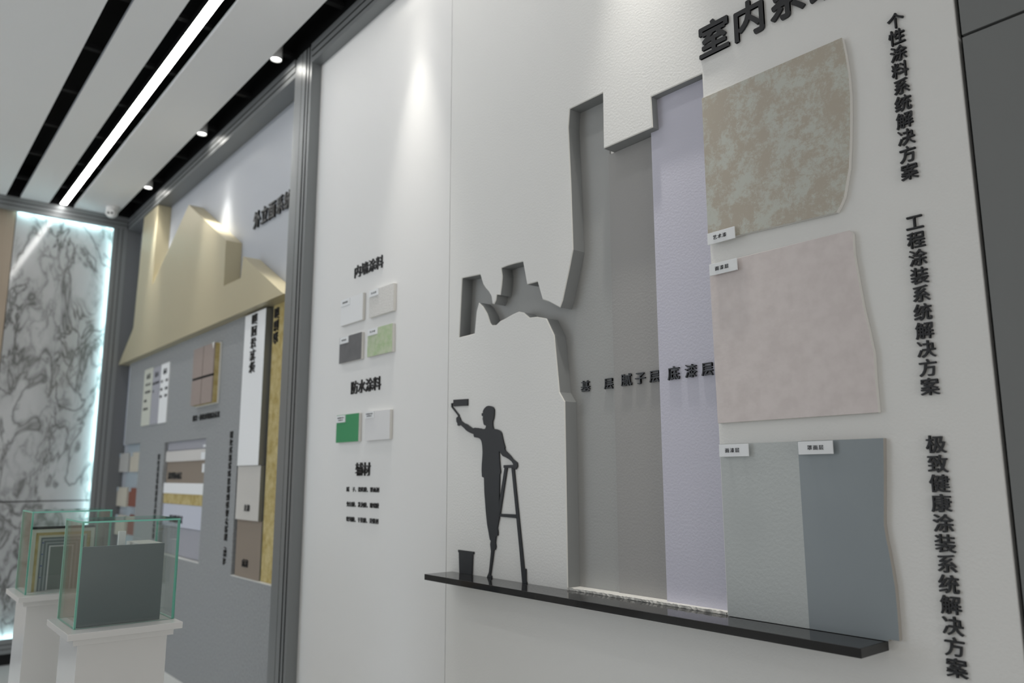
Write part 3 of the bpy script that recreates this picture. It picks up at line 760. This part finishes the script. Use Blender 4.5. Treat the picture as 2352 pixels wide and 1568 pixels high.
# ================================================================== LETTERING ON THE WHITE WALLS
yl = -.006
tb = [on_y(1606.3, 140.5, yl), on_y(1690, 103.4, yl), on_y(1770.4, 61.6, yl), on_y(1861, 12, yl)]
pitch = (tb[3][0]-tb[0][0])/3
zt_ = on_y(1605, 66, yl)[1]; zb_ = tb[0][1]
zbm = sum(p[1] for p in tb[:3])/3
letters('wall_lettering', 'large black four-character heading at the top above the mottled board', '室内系统', [(tb[0][0]+pitch*(i+.44), (zt_+zb_)/2+.004) for i in range(4)], [(pitch*.90, (zt_-zb_)*1.06)]*4, yl, -.0004, .026)
for txt, a, b_, w_, label in (('个性涂料系统解决方案', (2055.6, 47.1), (2088.8, 392.8), 39, 'vertical black ten-character caption at the upper right edge beside mottled board'),
                              ('工程涂装系统解决方案', (2100.6, 509.3), (2134.2, 887.1), 41.5, 'vertical black ten-character caption at the right edge beside pink board'),
                              ('极致健康涂装系统解决方案', (2148.8, 1019.4), (2196.8, 1534.2), 46, 'vertical black twelve-character caption at the lower right edge beside two-tone board')):
    n = len(txt); c_ = column(n, a, b_, -.004); p = abs(c_[0][1]-c_[1][1])
    wd = abs(on_y(a[0]+w_/2, a[1], -.004)[0]-on_y(a[0]-w_/2, a[1], -.004)[0])
    letters('wall_lettering', label, txt, c_, [(wd, p*.93)]*n, -.005, -.0004, .014)
def heading(txt, px, label, bold=.007, merge=False):
    q = quad_y(px, -.004); c_, s_ = row(txt, q, .97)
    return letters('wall_lettering', label, txt, c_, s_, -.005, -.0004, bold)
heading('内墙涂料', [(812.9, 610.8), (879.8, 584), (879.8, 614.6), (812.9, 638.5)], 'black four-character heading above the upper four wall samples')
heading('防水涂料', [(805.4, 874.4), (873.5, 863.5), (874.7, 895.6), (804.6, 905)], 'black four-character heading above the green and pale grey samples')
heading('辅材', [(816, 1062), (850.5, 1060), (850, 1092.5), (815.3, 1093)], 'black two-character heading above the three small text lines')
root = None
qs = [('腻\u3000子、瓷砖胶、界面剂', [(795, 1117.1), (870.4, 1118.4), (870.2, 1130.4), (795, 1128.9)]), ('免钉胶、发泡胶、玻璃胶', [(795, 1151.3), (869.6, 1154.2), (869.6, 1166.8), (795, 1163.4)]),
      ('密封胶、干挂胶、美缝剂', [(794.4, 1185.5), (868.4, 1190.3), (868.4, 1203), (794.4, 1197.4)])]
q0 = quad_y(qs[2][1], -.003)
root = thing('wall_lettering', ((q0[0]+q0[1])/2, 0, q0[2]), 'three small black text lines low on the smooth white wall', 'lettering')
for txt, px in qs:
    q = quad_y(px, -.003); c_, s_ = row(txt, q, .95)
    letters('', '', txt, c_, s_, -.003, -.0004, .004, parent=root, child='character' if '\u3000' in txt else 'text_line', merge='\u3000' not in txt)

# samples on the smooth wall
def wall_sample(bl, tr, lbl, ltr, txt, m_, label, t=.013):
    q = rect_y(bl, tr, -t)
    r_ = thing('paint_sample', ((q[0]+q[1])/2, 0, q[2]), label, 'paint sample', 'paint samples on the smooth wall')
    box('board', q[0], q[1], -t+.0012, -.0005, q[2], q[3], 'board_edge', r_)
    box('coating', q[0], q[1], -t, -t+.0012, q[2], q[3], m_, r_)
    a = rect_y(lbl, ltr, -t-.004)
    plate([], '', '', parent=None) if False else None
    bm = bmesh.new(); add_box(bm, a[0], a[1], -t-.003, -t-.0002, a[2], a[3])
    pl = mesh_obj('name_plate', bm, 'white_plate', r_)
    lines = txt if isinstance(txt, list) else [txt]
    w_, h_ = a[1]-a[0], a[3]-a[2]
    for i, l in enumerate(lines):
        if len(lines) == 1: r4 = (a[0]+w_*.2, a[0]+w_*.8, a[2]+h_*.38, a[2]+h_*.66)
        else: r4 = (a[0]+w_*(.12+.08*i), a[0]+w_*(.88-.08*i), a[2]+h_*(.56-.32*i), a[2]+h_*(.76-.32*i))
        c1, s1 = row(l, r4, .9); letters('', '', l, c1, s1, -t-.0036, -t-.003, .0, parent=pl, child='text_line', merge=True, m_='ink')
wall_sample((781.7, 749.5), (833.6, 671.5), (782.3, 705.5), (802.4, 683.5), '弹性内墙漆', 't_white', 'plain white square sample, top left of the six on the smooth wall')
wall_sample((846.9, 730.4), (904.3, 649.4), (846.9, 683.5), (868.4, 660.9), '艺术漆', 't_speck', 'grainy white square sample, top right of the six on the smooth wall')
wall_sample((778.4, 835.6), (830.7, 761.9), (780, 791), (799.5, 770.9), '质感漆', 't_dark', 'dark grey square sample on the smooth wall')
wall_sample((843.1, 820.3), (901.3, 741.8), (843.9, 771.9), (866, 750.4), '艺术漆', 't_green', 'pale green mottled square sample on the smooth wall')
wall_sample((771.2, 1016.7), (824.3, 947.7), (772.1, 971.2), (792, 952.8), ['通用型防水浆料', '柔韧防水'], 't_emerald', 'bright emerald green square sample on the smooth wall')
wall_sample((836.9, 1012), (895.4, 939.5), (837.6, 961.3), (858, 943.6), ['聚氨酯防水涂料', '高弹防水'], 't_light', 'pale grey square sample right of the emerald one')

# ================================================================== DISPLAY CASES
def pedestal(xf, label):
    x0, x1, y0, y1, zt = xf-.29, xf, -1.043, -.757, H-.40
    r_ = thing('display_pedestal', ((x0+x1)/2, (y0+y1)/2, 0), label, 'pedestal', 'white display pedestals')
    box('top_slab', x0, x1, y0, y1, zt-.017, zt, 'white_gloss', r_, bevel=.001)
    box('neck', x0+.018, x1-.018, y0+.018, y1-.018, zt-.034, zt-.017, 'white_gloss', r_, bevel=.001)
    box('shaft', x0+.031, x1-.031, y0+.031, y1-.031, .0, zt-.034, 'white_gloss', r_, bevel=.001)
def glass_case(xf, xb, label):
    y0, y1, z0, z1, t = -1.018, -.762, H-.3995, H-.1245, .006
    r_ = thing('glass_case', ((xf+xb)/2, (y0+y1)/2, z0), label, 'glass case', 'glass cases on the pedestals')
    def pane(x0, x1, ya, yb):
        bm = bmesh.new(); add_box(bm, x0, x1, ya, yb, z0, z1)
        thin_x = (x1-x0) < (yb-ya)
        for f in bm.faces:
            f.normal_update(); n_ = f.normal
            big = abs(n_.x) > .5 if thin_x else abs(n_.y) > .5
            f.material_index = 0 if big else 1
        mesh_obj('pane', bm, ['glass', 'glass_edge'], r_)
    pane(xf-t, xf, y0, y1); pane(xb, xb+t, y0, y1)
    pane(xb+t+.0003, xf-t-.0003, y0, y0+t); pane(xb+t+.0003, xf-t-.0003, y1-t, y1)
    bm = bmesh.new(); add_box(bm, xb, xf, y0, y1, z1+.0003, z1+.0050)
    for f in bm.faces:
        f.normal_update(); f.material_index = 0 if abs(f.normal.z) > .5 else 1
    mesh_obj('lid', bm, ['glass', 'glass_edge'], r_)
pedestal(-2.356, 'white display pedestal nearest the camera, carrying the slate grey board')
pedestal(-3.170, 'white display pedestal behind the nearest one, carrying the layered frame sample')
glass_case(-2.42, -2.645, 'clear glass case around the slate grey board on the nearest pedestal')
glass_case(-3.225, -3.44, 'clear glass case around the layered frame sample on the back pedestal')
zt = H-.3995
r_ = thing('sample_board', (-2.45, -.9, zt), 'slate grey upright board inside the nearest glass case', 'sample board')
box('front_board', -2.452, -2.440, -1.0085, -.796, zt, H-.189, 'case_board', r_, bevel=.0006)
box('top_block', -2.60, -2.4525, -.86, -.796, zt, H-.1895, 'offwhite', r_)
tag(box('sample_card', -2.565, -2.555, -.893, -.874, zt, H-.158, 't_white', loc=(-2.56, -.883, zt)), 'narrow white card standing behind the slate grey board', 'card')
r_ = thing('layered_frame', (-3.31, -.9, zt), 'stepped layer sample with cream, wool and grey frames in the back glass case', 'sample board')
y0, y1, z1 = -1.003, -.803, H-.184
steps = [(0, 'cream', -3.285), (.012, 'wool', -3.290), (.022, 'cream', -3.295), (.030, 'frame_step', -3.300), (.036, 'frame_step_light', -3.303), (.042, 'frame_step', -3.306), (.048, 'frame_step_light', -3.309), (.054, 'frame_step', -3.312), (.060, 't_light', -3.315), (.065, 'frame_core', -3.318)]
for i, (d, m_, x) in enumerate(steps):
    bm = bmesh.new()
    dn = steps[i+1][0] if i+1 < len(steps) else None
    if dn is None: add_box(bm, x-.004, x, y0+d, y1-d, zt, z1-d)
    else:
        add_box(bm, x-.03, x, y0+d, y0+dn, zt, z1-d); add_box(bm, x-.03, x, y1-dn, y1-d, zt, z1-d); add_box(bm, x-.03, x, y0+dn, y1-dn, z1-dn, z1-d)
    mesh_obj('inner_panel' if dn is None else 'frame_layer', bm, m_, r_)
bm = bmesh.new()
for z in (.045, .085, .125, .165): add_box(bm, -3.3028, -3.3018, y0+.032, y0+.041, zt+z, zt+z+.003)
mesh_obj('blue_mark', bm, 'blue_mark', r_)
box('top_cap', -3.35, -3.283, y0, y1, z1+.0003, z1+.006, 'groove', r_)

# ================================================================== CEILING LAMPS
r_ = thing('linear_lamp', (-2, -.52, ZC), 'long glowing white linear lamp in the black ceiling slot', 'ceiling lamp')
box('diffuser', XF+.03, -1.1, -.5415, -.4995, ZC+.001, ZC+.006, 'linear', r_)
box('housing', XF+.03, -1.1, -.5435, -.4975, ZC+.006, ZC+.045, 'black', r_)
for k, (yy, lb) in enumerate(((-2.05, 'glowing linear lamp in the next ceiling slot, out of frame'), (-3.6, 'glowing linear lamp deep in the room ceiling, out of frame'))):
    r_ = thing('linear_lamp', (-2, yy, ZC), lb, 'ceiling lamp')
    box('diffuser', XF+.03, -2.4, yy-.021, yy+.021, ZC-.006, ZC-.0005, 'linear', r_)
def downlight(x, y, label, tilt=0, dim=1):
    zb = ZC-.004
    o = thing('downlight', (x, y, zb), label, 'downlight', 'spot lamps in the slot along the wall')
    bm = bmesh.new(); n = 32
    rings = [(.0285, zb+.10), (.0290, zb+.002), (.0280, zb), (.0262, zb), (.0235, zb+.010)]
    prev = None
    for rad, z in rings:
        v = [bm.verts.new((x+rad*math.cos(i*2*math.pi/n), y+rad*math.sin(i*2*math.pi/n), z)) for i in range(n)]
        if prev:
            for i in range(n):
                j = (i+1) % n; bm.faces.new((prev[i], prev[j], v[j], v[i]))
        else: bm.faces.new(v)
        prev = v
    mesh_obj('housing', bm, 'lamp_body', o, smooth=True)
    bm = bmesh.new(); v = [bm.verts.new((x+.0235*math.cos(i*2*math.pi/n), y+.0235*math.sin(i*2*math.pi/n), zb+.009)) for i in range(n)]; bm.faces.new(v)
    mesh_obj('lens', bm, 'spot_glow', o)
    for watts, ang in ((SPOT_WATTS, 36), (SPOT_MID_WATTS, 58), (SPOT_FILL_WATTS, 165)):
        l = bpy.data.lights.new('spot_light', 'SPOT'); l.energy = watts*(dim if ang < 100 else 1); l.spot_size = math.radians(ang); l.spot_blend = 1; l.shadow_soft_size = .02; l.color = (1, .96, .89)
        lo_ = bpy.data.objects.new('spot_light', l); COL.objects.link(lo_); lo_.parent = o; lo_.location = (0, 0, -.003); lo_.rotation_euler = (math.radians(tilt), 0, 0)
downlight(-5.75, -.125, 'small white cylinder downlight nearest the security camera', 10, .85)
downlight(-4.60, -.125, 'small white cylinder downlight, second from the security camera', 10, .85)
downlight(-3.50, -.125, 'small white cylinder downlight above the grey pillar')
downlight(-2.38, -.125, 'white cylinder downlight above the smooth white wall, out of frame')
downlight(-1.26, -.125, 'white cylinder downlight above the paint strips, out of frame')

# security camera under the ceiling board
x, y = -6.36, -.215
o = thing('security_camera', (x, y, ZC), 'white turret security camera on ceiling near the far corner', 'camera')
bm = bmesh.new(); cyl(bm, (x, y), .048, .052, ZC-.022, ZC-.0003); mesh_obj('base', bm, 'cam_white', o, bevel=.004)
aim = Vector((.80, -.40, -.38)).normalized()
bm = bmesh.new(); bmesh.ops.create_uvsphere(bm, u_segments=32, v_segments=20, radius=.044)
cb = Vector((x+.012, y-.008, ZC-.045))
bm.transform(Matrix.Translation(cb)); mesh_obj('ball', bm, 'cam_white', o, smooth=True)
R_ = aim.to_track_quat('Z', 'Y').to_matrix().to_4x4()
bm = bmesh.new(); cyl(bm, (0, 0), .036, .030, .022, .0455); bm.transform(Matrix.Translation(cb) @ R_); mesh_obj('face', bm, 'cam_white', o, bevel=.002)
side = aim.cross(Vector((0, 0, 1))).normalized()
for s in (-1, 1):
    bm = bmesh.new(); cyl(bm, (0, 0), .0085, .0085, .044, .0475, 20); bm.transform(Matrix.Translation(cb + side*.0125*s) @ R_); mesh_obj('lens', bm, 'lens', o)
for me in list(bpy.data.meshes):
    if me.users == 0: bpy.data.meshes.remove(me)
